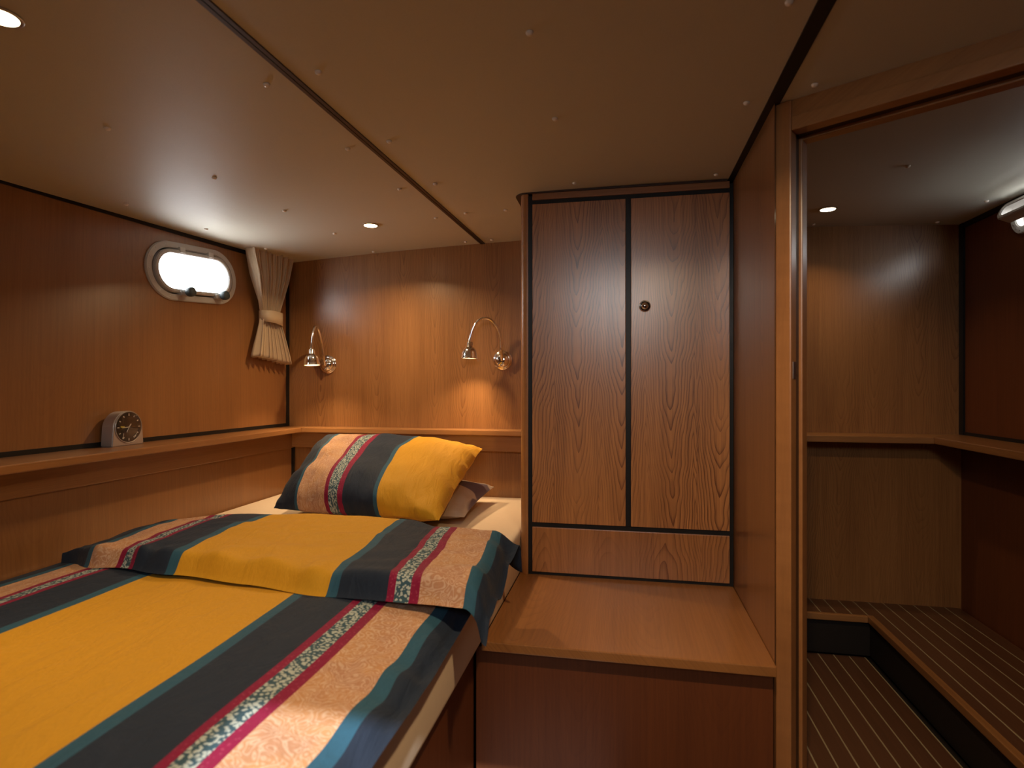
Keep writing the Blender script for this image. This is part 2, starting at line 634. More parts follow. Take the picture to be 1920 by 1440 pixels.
for pan, pts in ((pa, [(-1.153, 1.107), (-1.135, 1.43), (-1.12, 1.747), (-1.101, 2.051), (-1.084, 2.364), (-0.706, 1.04), (-0.695, 1.363),
                       (-0.682, 1.676), (-0.671, 1.99), (-0.66, 2.347), (-1.515, 1.519), (-1.480, 1.823), (-1.455, 2.137)]),
                 (pb, [(-0.584, 1.025), (-0.577, 1.35), (-0.563, 1.663), (-0.553, 1.967), (-0.547, 2.347), (-0.409, 1.97), (-0.164, 0.995),
                       (-0.159, 1.327), (-0.151, 1.760), (0.262, 1.771), (0.261, 1.335), (0.26, 0.998)]),
                 (pc, [(0.382, 1.279), (0.77, 1.78), (1.118, 2.36), (1.143, 2.115), (0.70, 2.36)])):
    for (xx, yy) in pts:
        o = bpy.data.objects.new('screw_cap', cap_me)
        COL.objects.link(o)
        o.parent = pan
        o.matrix_parent_inverse = parent_inv(pan)
        o.location = (xx, yy, ceil_z(xx))

# companionway behind the viewer: raised trunk with a glazed aft door
ht = empty('window_3', ((HX0 + HX1) / 2, BACK, 1.40))
struct(ht, 'glazed companionway behind the viewer')
WX0, WX1, WZ0, WZ1 = -0.33, 0.19, 1.47, 1.86
box('trunk_side', HX0 - 0.03, HX0, BACK - 0.05, HYB + 0.03, 1.60, 1.98, 'cherry_front', ht, 0)
box('trunk_side', HX1, HX1 + 0.03, BACK - 0.05, HYB + 0.03, 1.60, 1.98, 'cherry_front', ht, 0)
box('trunk_front', HX0, HX1, HYB, HYB + 0.03, 1.575, 1.98, 'cherry_front', ht, 0)
box('trunk_roof', HX0 - 0.03, HX1 + 0.03, BACK - 0.05, HYB + 0.03, 1.92, 1.98, 'ceiling_vinyl', ht, 0)
box('trunk_panel', HX0, HX1, BACK - 0.045, BACK - 0.005, WZ1, 1.92, 'cherry_front', ht, 0)
box('trunk_panel', HX0, WX0, BACK - 0.045, BACK - 0.005, 1.42, WZ1, 'cherry_front', ht, 0)
box('trunk_panel', WX1, HX1, BACK - 0.045, BACK - 0.005, 1.42, WZ1, 'cherry_front', ht, 0)
box('trunk_panel', WX0, WX1, BACK - 0.045, BACK - 0.005, 1.42, WZ0, 'cherry_front', ht, 0)
box('pane', WX0, WX1, BACK - 0.03, BACK - 0.024, WZ0, WZ1, 'glass', ht, 0)
portal('companionway_portal', ((WX0 + WX1) / 2, BACK - 0.06, (WZ0 + WZ1) / 2), (0, 1, 0), WX1 - WX0, WZ1 - WZ0)

# ------------------------------------------------------------------ port hull side (left wall) with a porthole


def stadium(a, b, n=56):
    """a half length, b half height"""
    out = []
    for k in range(n):
        t = 2 * PI * k / n
        cx = (a - b) if math.cos(t) >= 0 else -(a - b)
        if abs(math.cos(t)) < 1e-9:
            cx = 0
        out.append((cx + b * math.cos(t), b * math.sin(t)))
    return out


def oriented(P, ey, ez, n):
    return lambda s, h, d: P + ey * s + ez * h + n * d


PY, PZ = 1.868, 1.383
TILT = math.radians(4.0)
P1 = Vector((hull_x(PY, PZ), PY, PZ))
ey = Vector((hull_x(PY + 0.1, PZ) - hull_x(PY - 0.1, PZ), 0.2, 0)).normalized()
ez = Vector((hull_x(PY, PZ + 0.1) - hull_x(PY, PZ - 0.1), 0, 0.2)).normalized()
nn = ey.cross(ez).normalized()
ez = nn.cross(ey).normalized()
ey2 = ey * math.cos(TILT) + ez * math.sin(TILT)
ez2 = ez * math.cos(TILT) - ey * math.sin(TILT)
to1 = oriented(P1, ey2, ez2, nn)


def wall_with_hole(name, to, hole, y_rng, z_rng, surf, mat, parent=None, thick=0.012, outward=-1):
    """wall sheet with a stadium hole, border a rectangle in (y, z)"""
    N = len(hole)
    verts, faces = [], []
    ring0 = [to(s, h, 0) for s, h in hole]
    cy, cz = sum(p.y for p in ring0) / N, sum(p.z for p in ring0) / N
    rings = []
    outer = []
    corners = [(y, z) for y in y_rng for z in z_rng]
    for p in ring0:
        dy, dz = p.y - cy, p.z - cz
        ts = []
        if dy > 1e-9:
            ts.append((y_rng[1] - cy) / dy)
        if dy < -1e-9:
            ts.append((y_rng[0] - cy) / dy)
        if dz > 1e-9:
            ts.append((z_rng[1] - cz) / dz)
        if dz < -1e-9:
            ts.append((z_rng[0] - cz) / dz)
        t = min(ts)
        outer.append([cy + dy * t, cz + dz * t])
    for (yy, zz) in corners:      # snap the nearest border point onto each corner
        i = min(range(N), key=lambda j: (outer[j][0] - yy) ** 2 + (outer[j][1] - zz) ** 2)
        outer[i] = [yy, zz]
    L = 6
    for lev in range(L + 1):
        f = (lev / L) ** 1.6
        ring = []
        for i in range(N):
            yy = ring0[i].y * (1 - f) + outer[i][0] * f
            zz = ring0[i].z * (1 - f) + outer[i][1] * f
            ring.append(Vector((surf(yy, zz), yy, zz)))
        rings.append(ring)
    for side in (0, outward * thick):
        for ring in rings:
            for p in ring:
                verts.append((p.x + side, p.y, p.z))
    T = (L + 1) * N
    for lev in range(L):
        for i in range(N):
            j = (i + 1) % N
            q = (lev * N + i, lev * N + j, (lev + 1) * N + j, (lev + 1) * N + i)
            faces.append(q)
            faces.append(tuple(T + v for v in q[::-1]))
    for i in range(N):
        j = (i + 1) % N
        faces.append((i, j, T + j, T + i))
        faces.append((L * N + i, T + L * N + i, T + L * N + j, L * N + j))
    return add(name, mesh(verts, faces), mat, parent, thick < 0.02 and 'panel' not in name)


def annulus(to, outer, inner, d0, d1):
    N = len(outer)
    verts = [to(s, h, d0) for s, h in outer] + [to(s, h, d1) for s, h in outer] + [to(s, h, d1) for s, h in inner] + [to(s, h, d0) for s, h in inner]
    faces = []
    for i in range(N):
        j = (i + 1) % N
        for a, b in ((0, 1), (1, 2), (2, 3), (3, 0)):
            faces.append((a * N + i, a * N + j, b * N + j, b * N + i))
    me = mesh(verts, faces)
    bm = bmesh.new()
    bm.from_mesh(me)
    lim = [e for e in bm.edges if len(e.link_faces) == 2 and e.calc_face_angle() > 1.0]
    bmesh.ops.bevel(bm, geom=lim, offset=min(0.0025, abs(d1 - d0) * 0.3), segments=2, affect='EDGES')
    bm.to_mesh(me)
    bm.free()
    return me


ZS = 0.785           # ledge top
wl = empty('wall_left', (-1.56, 1.0, 0))
struct(wl, 'cherry veneered hull side along the bed with an oval porthole')
hp = wall_with_hole('upper_panel', to1, stadium(0.180, 0.082), (BACK, HY), (ZS + 0.012, 1.605), hull_x, 'cherry_wall_side', wl)
for p in hp.data.polygons:
    p.use_smooth = True
hp.data.set_sharp_from_angle(angle=math.radians(30))
# outer hull skin keeps daylight out of the joint
wall_with_hole('hull_skin', oriented(P1 - nn * 0.03, ey2, ez2, nn), stadium(0.215, 0.117), (BACK - 0.05, HY + 0.05), (-0.05, 1.66),
               lambda y, z: hull_x(y, max(z, 0.2)) - 0.03, 'hull_dark', wl)


def strip_on_hull(name, y0, y1, z0f, z1f, off, thick, mat, parent, n=10):
    """vertical-ish band following the hull side"""
    verts, faces = [], []
    for i in range(n + 1):
        y = y0 + (y1 - y0) * i / n
        z0, z1 = z0f(y), z1f(y)
        xa, xb = hull_x(y, z0) + off, hull_x(y, z1) + off
        verts += [(xa, y, z0), (xa + thick, y, z0), (xb + thick, y, z1), (xb, y, z1)]
    for i in range(n):
        a, b = 4 * i, 4 * i + 4
        for k in range(4):
            faces.append((a + k, a + (k + 1) % 4, b + (k + 1) % 4, b + k))
    faces += [(0, 1, 2, 3), (4 * n, 4 * n + 3, 4 * n + 2, 4 * n + 1)]
    return add(name, mesh(verts, faces), mat, parent)


top = lambda y: ceil_z(-1.55)
t3 = strip_on_hull('trim_3', BACK, HY, lambda y: ceil_z(-1.55) - 0.016, lambda y: ceil_z(-1.55) + 0.01, -0.002, 0.006, 'black_trim', None)
struct(t3, 'black strip along the top of the hull side above the bed')
t4 = strip_on_hull('trim_4', BACK, HY, lambda y: ZS - 0.002, lambda y: ZS + 0.014, -0.004, 0.006, 'black_trim', None)
struct(t4, 'black strip between the hull panel and the ledge by the clock')
t5 = strip_on_hull('trim_5', HY - 0.022, HY, lambda y: ZS, lambda y: ceil_z(-1.5), -0.001, 0.003, 'black_trim', None, 1)
struct(t5, 'black upright strip in the corner beside the curtain')
# lower hull panel and rail
box('lower_panel', -1.530, -1.492, BACK, HY, 0.0, 0.70, 'cherry_wall_side', wl, 0.001)
t6 = box('trim_6', -1.494, -1.482, HY - 0.018, HY - 0.006, 0.40, 0.692, 'black_trim', None, 0)
struct(t6, 'black corner strip beside the head of the mattress')

# ------------------------------------------------------------------ head bulkhead
wb = empty('wall_back', (0, HY, 0))
struct(wb, 'cherry veneered bulkhead behind the reading lamps')
box('upper_panel', -1.60, 1.30, HY, HY + 0.02, ZS - 0.01, 1.60, 'cherry_wall', wb, 0)
box('lower_panel', -1.60, 1.30, HY + 0.0, HY + 0.02, 0.0, ZS - 0.01, 'cherry_wall', wb, 0)
box('bulkhead_core', -1.60, 1.27, HY + 0.02, HY + 0.07, -0.05, 1.66, 'hull_dark', wb, 0)

# ledges: one along the hull, one along the bulkhead, mitred in the corner
LZ = ZS - 0.022
sh = empty('side_ledge', (-1.47, 1.2, LZ))
tag(sh, 'cherry ledge along the hull side, carrying the alarm clock', 'shelf')
prism('ledge_board', [(-1.72, BACK), (-1.418, BACK), (-1.402, 2.318), (-1.50, HY - 0.001), (-1.60, HY - 0.001)], LZ, ZS, 'cherry_rail_y', sh, 0.003)
prism('ledge_rail', [(-1.535, BACK), (-1.505, BACK), (-1.470, 2.365), (-1.485, HY - 0.001), (-1.535, HY - 0.001)], 0.690, LZ, 'cherry_rail_y', sh, 0.002)
sh = empty('head_ledge', (-0.9, 2.36, LZ))
tag(sh, 'narrow cherry ledge on the bulkhead below the reading lamps', 'shelf')
prism('ledge_board', [(-1.402, 2.318), (-0.332, 2.318), (-0.332, HY - 0.001), (-1.50, HY - 0.001)], LZ, ZS, 'cherry_rail_x', sh, 0.003)
prism('ledge_rail', [(-1.470, 2.350), (-0.332, 2.350), (-0.332, HY - 0.001), (-1.485, HY - 0.001)], 0.695, LZ, 'cherry_rail_x', sh, 0.002)

# ------------------------------------------------------------------ other walls that close the room
wr = empty('wall_right', (RX, 1.0, 0))
struct(wr, 'dark cherry hull side seen through the doorway')
P2Y, P2Z = 1.84, 1.497
P2 = Vector((RX, P2Y, P2Z))
to2 = oriented(P2, Vector((0, -1, 0)), Vector((0, 0, 1)), Vector((-1, 0, 0)))
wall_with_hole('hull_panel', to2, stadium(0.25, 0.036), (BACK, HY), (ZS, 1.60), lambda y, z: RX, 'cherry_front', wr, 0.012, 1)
wall_with_hole('hull_skin', oriented(P2 + Vector((0.03, 0, 0)), Vector((0, -1, 0)), Vector((0, 0, 1)), Vector((-1, 0, 0))), stadium(0.28, 0.07),
               (BACK - 0.05, HY + 0.06), (-0.05, 1.66), lambda y, z: RX + 0.03, 'hull_dark', wr, 0.012, 1)
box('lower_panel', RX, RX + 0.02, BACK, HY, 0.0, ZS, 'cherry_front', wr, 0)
t7 = box('trim_7', RX - 0.006, RX + 0.001, BACK, HY, 1.545, 1.575, 'black_trim', None, 0)
struct(t7, 'black strip along the top of the far hull side beyond the doorway')
t8 = box('trim_8', RX - 0.008, RX + 0.001, HY - 0.026, HY, ZS, 1.575, 'black_trim', None, 0)
struct(t8, 'black upright strip in the far corner beyond the doorway')
t9 = box('trim_9', RX - 0.006, RX + 0.001, BACK, HY, ZS - 0.001, ZS + 0.016, 'black_trim', None, 0)
struct(t9, 'black strip above the ledge on the far hull side')
sh = empty('far_side_ledge', (1.14, 1.7, 0.762))
tag(sh, 'cherry ledge on the far hull side beyond the doorway', 'shelf')
prism('ledge_board', [(1.035, BACK), (RX, BACK), (RX, HY - 0.001), (1.203, HY - 0.001), (1.060, 2.258)], 0.766, 0.790, 'cherry_rail_y', sh, 0.003)
sh = empty('far_head_ledge', (0.75, 2.33, 0.762))
tag(sh, 'cherry ledge on the bulkhead beyond the doorway', 'shelf')
prism('ledge_board', [(0.352, 2.258), (1.060, 2.258), (1.203, HY - 0.001), (0.352, HY - 0.001)], 0.766, 0.790, 'cherry_rail_x', sh, 0.003)

wf = empty('wall_front', (0, BACK, 0))
struct(wf, 'cherry bulkhead behind the viewer')
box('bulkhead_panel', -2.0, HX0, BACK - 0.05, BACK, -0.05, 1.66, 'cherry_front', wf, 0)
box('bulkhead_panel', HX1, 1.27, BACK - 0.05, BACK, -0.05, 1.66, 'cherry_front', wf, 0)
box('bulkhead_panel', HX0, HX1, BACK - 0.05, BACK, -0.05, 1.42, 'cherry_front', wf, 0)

# partition between the wardrobe and the doorway
E1 = Vector((0.842, -0.540, 0)).normalized()     # along the doorway
E2 = Vector((E1.y, -E1.x, 0))                    # out of the doorway into the bed cabin
if E2.y > 0:
    E2 = -E2
D0 = Vector((0.328, 1.352, 0))


def dp(t, d, z=0.0):
    p = D0 + E1 * t + E2 * d
    return Vector((p.x, p.y, z))


wp = empty('wall_partition', (0.33, 1.8, 0))
struct(wp, 'narrow cherry partition between the wardrobe and the door frame')
prism('partition_panel', [(0.3205, 1.345), (0.3205, HY), (0.350, HY), (0.350, 1.42)], 0.0, 1.60, 'cherry_wall', wp)

# ------------------------------------------------------------------ door frame, set at an angle
dr = empty('door_1', tuple(dp(0.35, 0)))
struct(dr, 'open angled doorway with a cherry frame, no door leaf in view')
DT = 0.74             # clear width
HZ = 1.521            # underside of head casing


def dbox(name, t0, t1, d0, d1, z0, z1, mat, parent, bevel=0.002):
    cs = [dp(t0, d0, z0), dp(t1, d0, z0), dp(t1, d1, z0), dp(t0, d1, z0), dp(t0, d0, z1), dp(t1, d0, z1), dp(t1, d1, z1), dp(t0, d1, z1)]
    return add(name, hexa(cs, bevel), mat, parent)


dbox('jamb', -0.004, 0.0285, -0.034, 0.0, 0.0, 1.588, 'cherry_post', dr, 0.003)
dbox('jamb_stop', 0.0, 0.0335, -0.092, -0.058, 0.0, 1.588, 'cherry_post', dr, 0.003)
dbox('jamb_rebate', -0.002, 0.026, -0.080, -0.03, 0.0, 1.588, 'brown_trim', dr, 0)
dbox('strike_plate', 0.0275, 0.0295, -0.030, -0.012, 0.985, 1.022, 'steel', dr, 0)
dbox('jamb', 0.0285 + DT, 0.065 + DT, -0.082, 0.0, 0.0, 1.588, 'cherry_post', dr, 0.003)
dbox('head_casing', 0.0285, 0.0285 + DT, -0.034, 0.0, HZ, 1.552, 'cherry_rail_x', dr, 0.003)
dbox('head_rebate', 0.0285, 0.0285 + DT, -0.080, -0.03, HZ + 0.004, 1.60, 'brown_trim', dr, 0)
dbox('head_stop', 0.0285, 0.0285 + DT, -0.092, -0.060, HZ - 0.004, 1.552, 'cherry_rail_x', dr, 0.003)
dbox('head_fascia', 0.0285, 0.0285 + DT, -0.034, -0.006, 1.552, 1.60, 'cherry_rail_x', dr, 0)
wd = dbox('wall_doorway', 0.065 + DT, 1.10, -0.06, -0.01, 0.0, 1.60, 'cherry_wall', None, 0)
struct(wd, 'cherry wall right of the doorway')

# ------------------------------------------------------------------ wardrobe
WY = 1.82
wa = empty('wardrobe', (0.0, 2.1, 0.365))
tag(wa, 'tall cherry wardrobe with two veneered doors, black reveals and a bottom drawer', 'wardrobe')
box('carcass', -0.318, 0.3195, WY + 0.006, HY - 0.001, 0.366, 1.578, 'black_trim', wa, 0)
# rounded corner post and side panel
pts = [(-0.3045, WY + 0.03), (-0.3045, WY)]
for i in range(9):
    a = PI / 2 * i / 8
    pts.append((-0.309 - 0.022 * math.sin(a), WY + 0.022 - 0.022 * math.cos(a)))
pts += [(-0.331, HY - 0.001), (-0.319, HY - 0.001), (-0.319, WY + 0.03)]
prism('corner_post', pts, 0.366, 1.583, 'cherry_post', wa)
box('top_rail', -0.291, 0.308, WY, WY + 0.012, 1.5635, 1.584, 'cherry_rail_x', wa, 0.001)
for (x0, x1) in ((-0.291, 0.002), (0.018, 0.308)):
    d = box('door', x0, x1, WY, WY + 0.018, 0.5335, 1.5495, 'cherry_door', wa, 0.0015)
add('knob_ring', lathe([(0.0175, 0.0), (0.0178, 0.003), (0.0165, 0.0055), (0.0140, 0.0058), (0.0132, 0.003), (0.0132, 0.0)], (0.060, WY, 1.215), (0, -1, 0)), 'chrome', d, True)
add('knob', lathe([(0.0118, 0.0), (0.0118, 0.005), (0.0105, 0.0075), (0.006, 0.0095), (0.0005, 0.0100)], (0.060, WY, 1.215), (0, -1, 0)), 'chrome', d, True)
box('drawer', -0.291, 0.308, WY, WY + 0.018, 0.376, 0.5185, 'cherry_drawer', wa, 0.0015)
box('center_reveal', 0.003, 0.017, WY + 0.002, WY + 0.012, 0.5335, 1.5495, 'black_trim', wa, 0)
# crown fillet against the ceiling, rounded at the corner
pts = [(0.30, WY + 0.02), (0.30, WY - 0.006)]
for i in range(11):
    a = PI / 2 * i / 10
    pts.append((-0.312 - 0.038 * math.sin(a), WY + 0.032 - 0.038 * math.cos(a)))
pts += [(-0.350, HY - 0.001), (-0.30, HY - 0.001), (-0.30, WY + 0.02)]
prism('crown_fillet', pts, 1.583, 1.5885, 'brown_trim', wa)

# ------------------------------------------------------------------ bench / locker
be = empty('locker_bench', (0.0, 1.57, 0))
tag(be, 'low cherry locker bench in front of the wardrobe', 'bench')
box('bench_top', -0.333, 0.320, 1.322, WY + 0.03, 0.343, 0.3655, 'cherry_bench', be, 0.0025)
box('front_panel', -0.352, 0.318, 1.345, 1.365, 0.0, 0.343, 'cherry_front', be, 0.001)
box('locker_body', -0.333, 0.318, 1.365, HY - 0.001, 0.0, 0.342, 'hull_dark', be, 0)

# ------------------------------------------------------------------ bed
MX0, MX1, MY0 = -1.487, -0.334, 0.36
bd = empty('bed_base', (-0.92, 1.4, 0))
tag(bd, 'built-in cherry bed base under the mattress', 'bed')
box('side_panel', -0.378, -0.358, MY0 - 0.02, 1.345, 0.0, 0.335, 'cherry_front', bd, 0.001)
box('base_box', MX0, -0.378, MY0 - 0.01, HY - 0.002, 0.0, 0.335, 'hull_dark', bd, 0)
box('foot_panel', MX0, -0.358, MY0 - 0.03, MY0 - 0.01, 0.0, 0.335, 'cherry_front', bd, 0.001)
box('base_board', MX0, -0.352, MY0 - 0.01, HY - 0.002, 0.335, 0.352, 'black_trim', bd, 0.001)

bm = bmesh.new()
vs_ = [bm.verts.new(v) for v in ((MX0, MY0, 0.353), (MX1, MY0, 0.353), (MX1, HY - 0.003, 0.353), (MX0, HY - 0.003, 0.353),
                                 (MX0, MY0, 0.497), (MX1, MY0, 0.497), (MX1, HY - 0.003, 0.497), (MX0, HY - 0.003, 0.497))]
for f in ((3, 2, 1, 0), (4, 5, 6, 7), (0, 1, 5, 4), (1, 2, 6, 5), (2, 3, 7, 6), (3, 0, 4, 7)):
    bm.faces.new([vs_[i] for i in f])
bmesh.ops.bevel(bm, geom=list(bm.edges), offset=0.018, segments=4, affect='EDGES', profile=0.55)
ma = add('mattress', bm_mesh(bm), 'sheet', None, True)
tag(ma, 'mattress in a cream fitted sheet under the striped duvet', 'mattress')


def fnoise(x, y, z=0.0):
    return noise.noise(Vector((x, y, z)))


def smooth(a, b, x):
    t = max(0.0, min(1.0, (x - a) / (b - a)))
    return t * t * (3 - 2 * t)


def slab(name, top, bot, uvf, ns, nt, mat, parent=None, arc=False):
    """closed sheet: top(s,t) and bot(s,t) share their border"""
    verts, uvs, faces = [], [], []
    idx = {}
    for side in (0, 1):
        for i in range(ns + 1):
            for j in range(nt + 1):
                s, t = i / ns, j / nt
                edge = i in (0, ns) or j in (0, nt)
                if side and edge:
                    idx[(1, i, j)] = idx[(0, i, j)]
                    continue
                idx[(side, i, j)] = len(verts)
                verts.append(tuple((bot if side else top)(s, t)))
                uvs.append(uvf(s, t))
    for side in (0, 1):
        for i in range(ns):
            for j in range(nt):
                q = (idx[(side, i, j)], idx[(side, i + 1, j)], idx[(side, i + 1, j + 1)], idx[(side, i, j + 1)])
                faces.append(q if side == 0 else q[::-1])
    if arc:        # V follows the real length of cloth along each column
        for i in range(ns + 1):
            acc = 0.0
            for j in range(nt + 1):
                if j:
                    acc += (Vector(verts[idx[(0, i, j)]]) - Vector(verts[idx[(0, i, j - 1)]])).length
                for side in (0, 1):
                    k_ = idx[(side, i, j)]
                    uvs[k_] = (uvs[k_][0], 1.4 - acc)
    me = bpy.data.meshes.new('m')
    me.from_pydata(verts, [], faces)
    lay = me.uv_layers.new(name='UVMap')
    for lp in me.loops:
        lay.data[lp.index].uv = uvs[lp.vertex_index]
    return add(name, me, mat, parent, True)


du = empty('duvet', (-0.88, 0.9, 0.5))
tag(du, 'mustard, navy and paisley striped duvet turned back at the pillow end', 'duvet')

# lower layer: stripes run along the bed; U is the distance from the middle stripe
QL, QR = -0.625, 0.578


def low_xyz(s, t):
    q = QL + (QR - QL) * s
    y = 0.30 + (1.30 - 0.30) * t
    x = -0.853 + q - 0.030 * (y - 0.75) + 0.006 * fnoise(q * 3, y * 4, 1.0)
    z = 0.540 + 0.010 * fnoise(q * 2.2, y * 2.0, 5.0)
    # long soft wrinkles lengthwise
    z += 0.0035 * fnoise(q * 9 + y * 2, y * 1.6, 2.0)
    # puff: slightly lower towards the edges
    z -= 0.020 * smooth(0.30, 0.62, abs(q))
    # right side rolls over the mattress edge with vertical gathers
    e = smooth(0.47, 0.578, q)
    z -= 0.022 * e
    x -= 0.028 * smooth(0.51, 0.578, q)
    g = smooth(0.42, 0.56, q) * smooth(1.25, 0.9, y)
    z += 0.012 * g * smooth(0.585, 0.55, q) * math.sin(y * 46 + 3 * fnoise(y * 5, q * 4)) * (0.6 + 0.4 * fnoise(y * 9, 3.0))
    # left border sinks to the sheet
    e2 = smooth(-0.53, -0.62, q)
    z -= 0.020 * e2
    # foot end
    z -= 0.035 * smooth(0.38, 0.30, y)
    return Vector((x, y, z))


def low_bot(s, t):
    p = low_xyz(s, t)
    return Vector((p.x, p.y, max(0.499 if p.x < MX1 - 0.02 else 0.497, 0.0) if p.z > 0.50 else p.z - 0.004))


slab('duvet_body', low_xyz, low_bot, lambda s, t: (QL + (QR - QL) * s, t * 1.0), 150, 110, 'duvet_print', du)


# turned back end
def lerp_tab(tab, x):
    if x <= tab[0][0]:
        return tab[0][1]
    for (a, va), (b, vb) in zip(tab, tab[1:]):
        if x <= b:
            f = (x - a) / (b - a)
            f = f * f * (3 - 2 * f)
            return va + (vb - va) * f
    return tab[-1][1]


NEAR = [(-0.64, 1.215), (-0.45, 1.150), (-0.20, 1.112), (0.0, 1.092), (0.2, 1.070), (0.4, 1.055), (0.50, 1.045), (0.56, 1.04)]
FAR = [(-0.64, 1.30), (-0.50, 1.50), (-0.25, 1.56), (0.0, 1.60), (0.2, 1.58), (0.38, 1.51), (0.50, 1.485), (0.58, 1.475)]
FL, FR = -0.635, 0.560


def fold_xyz(s, t):
    q = FL + (FR - FL) * s
    yn, yf = lerp_tab(NEAR, q), lerp_tab(FAR, q)
    yn += 0.010 * fnoise(q * 6, 7.0)
    y = yn + (yf - yn) * t
    cx = -0.790 - 0.035 * smooth(0.0, 1.0, (y - 1.03) / 0.5)
    x = cx + (q if q > -0.2 else -0.2 + (q + 0.2) * 0.93) + 0.012 * fnoise(q * 4, y * 5, 11.0)
    z = 0.592 + 0.010 * fnoise(q * 3.0, y * 4.5, 21.0)
    # diagonal creases
    z += 0.0055 * fnoise(q * 5 + y * 7, y * 17 - q * 6, 4.0) * smooth(0.0, 0.2, t)
    # near hem: small radiating gathers
    z += 0.006 * math.sin(q * 50 + 4 * fnoise(q * 7, 2.0)) * smooth(0.22, 0.05, t) * smooth(0.0, 0.05, t)
    z -= 0.018 * smooth(0.30, 0.56, -q)
    # rounded hem and rounded fold
    z -= 0.044 * (1 - smooth(0.0, 0.10, t)) ** 2
    z -= 0.075 * (1 - smooth(0.0, 0.09, 1 - t)) ** 2
    e = smooth(0.49, 0.56, q)
    z -= (0.066 - 0.030 * smooth(0.4, 1.0, t)) * e
    x -= 0.020 * smooth(0.51, 0.56, q) * smooth(1.0, 0.7, t)
    z += 0.007 * smooth(0.40, 0.52, q) * math.sin(y * 40 + 2.5 * fnoise(y * 6, q * 5)) * smooth(0.0, 0.12, t) * smooth(1.0, 0.9, t)
    e2 = smooth(-0.52, -0.635, q)
    z -= 0.030 * e2
    return Vector((x, y, z))


def fold_bot(s, t):
    p = fold_xyz(s, t)
    w = smooth(0.0, 0.22, t) * smooth(0.0, 0.12, 1 - t) * smooth(0.0, 0.12, 1 - s) * smooth(0.0, 0.10, s)
    zb = p.z - 0.004
    return Vector((p.x, p.y, zb + (min(zb, 0.505) - zb) * w))


slab('turned_back_end', fold_xyz, fold_bot, lambda s, t: (FL + (FR - FL) * s, 1.4 - t * 0.5), 170, 90, 'duvet_print', du, True)


def cushion(name, BL, BR, TR, TL, thick, mat, n=46, pinch=0.05, seed=0.0, crease=0.006, sag=0.0):
    BL, BR, TR, TL = map(Vector, (BL, BR, TR, TL))
    nrm = (BR - BL).cross(TL - BL).normalized()

    def P(s, t, side):
        a, b = 2 * s - 1, 2 * t - 1
        # sides bow in between the corners
        s2 = 0.5 + a * 0.5 * (1 - pinch * (1 - b * b))
        t2 = 0.5 + b * 0.5 * (1 - pinch * (1 - a * a))
        p = (BL * (1 - s2) + BR * s2) * (1 - t2) + (TL * (1 - s2) + TR * s2) * t2
        prof = max(0.0, (1 - abs(a) ** 3.0)) ** 0.5 * max(0.0, (1 - abs(b) ** 3.0)) ** 0.5
        h = thick * prof
        rad = smooth(0.0, 0.25, prof)
        h += crease * fnoise(s * 7 + seed, t * 6, seed) * rad
        h += crease * 0.9 * fnoise(s * 16 + t * 9 + seed, t * 4 - s * 5, seed + 3) * smooth(0.85, 0.2, prof) * rad
        p = p + nrm * (h if side else -h * 0.62)
        p.z -= sag * math.sin(PI * t) * 0.0
        return p
    return slab(name, lambda s, t: P(s, t, 1), lambda s, t: P(s, t, 0), lambda s, t: (s, t * 0.6), n, n, mat)


pi2 = cushion('pillow', (-1.02, 1.82, 0.534), (-0.525, 1.85, 0.532), (-0.520, 2.275, 0.560), (-1.02, 2.26, 0.56), 0.054, 'mauve_print', 34, 0.04, 5.0)
tag(pi2, 'mauve and beige pillow lying half hidden behind the striped one', 'pillow')
pi1 = cushion('pillow', (-1.195, 1.80, 0.545), (-0.535, 1.615, 0.575), (-0.555, 2.22, 0.720), (-1.260, 2.25, 0.745), 0.100, 'pillow_print', 70, 0.035, 1.0, 0.010)
tag(pi1, 'large striped pillow with a mustard end leaning against the bulkhead', 'pillow')

# ------------------------------------------------------------------ portholes


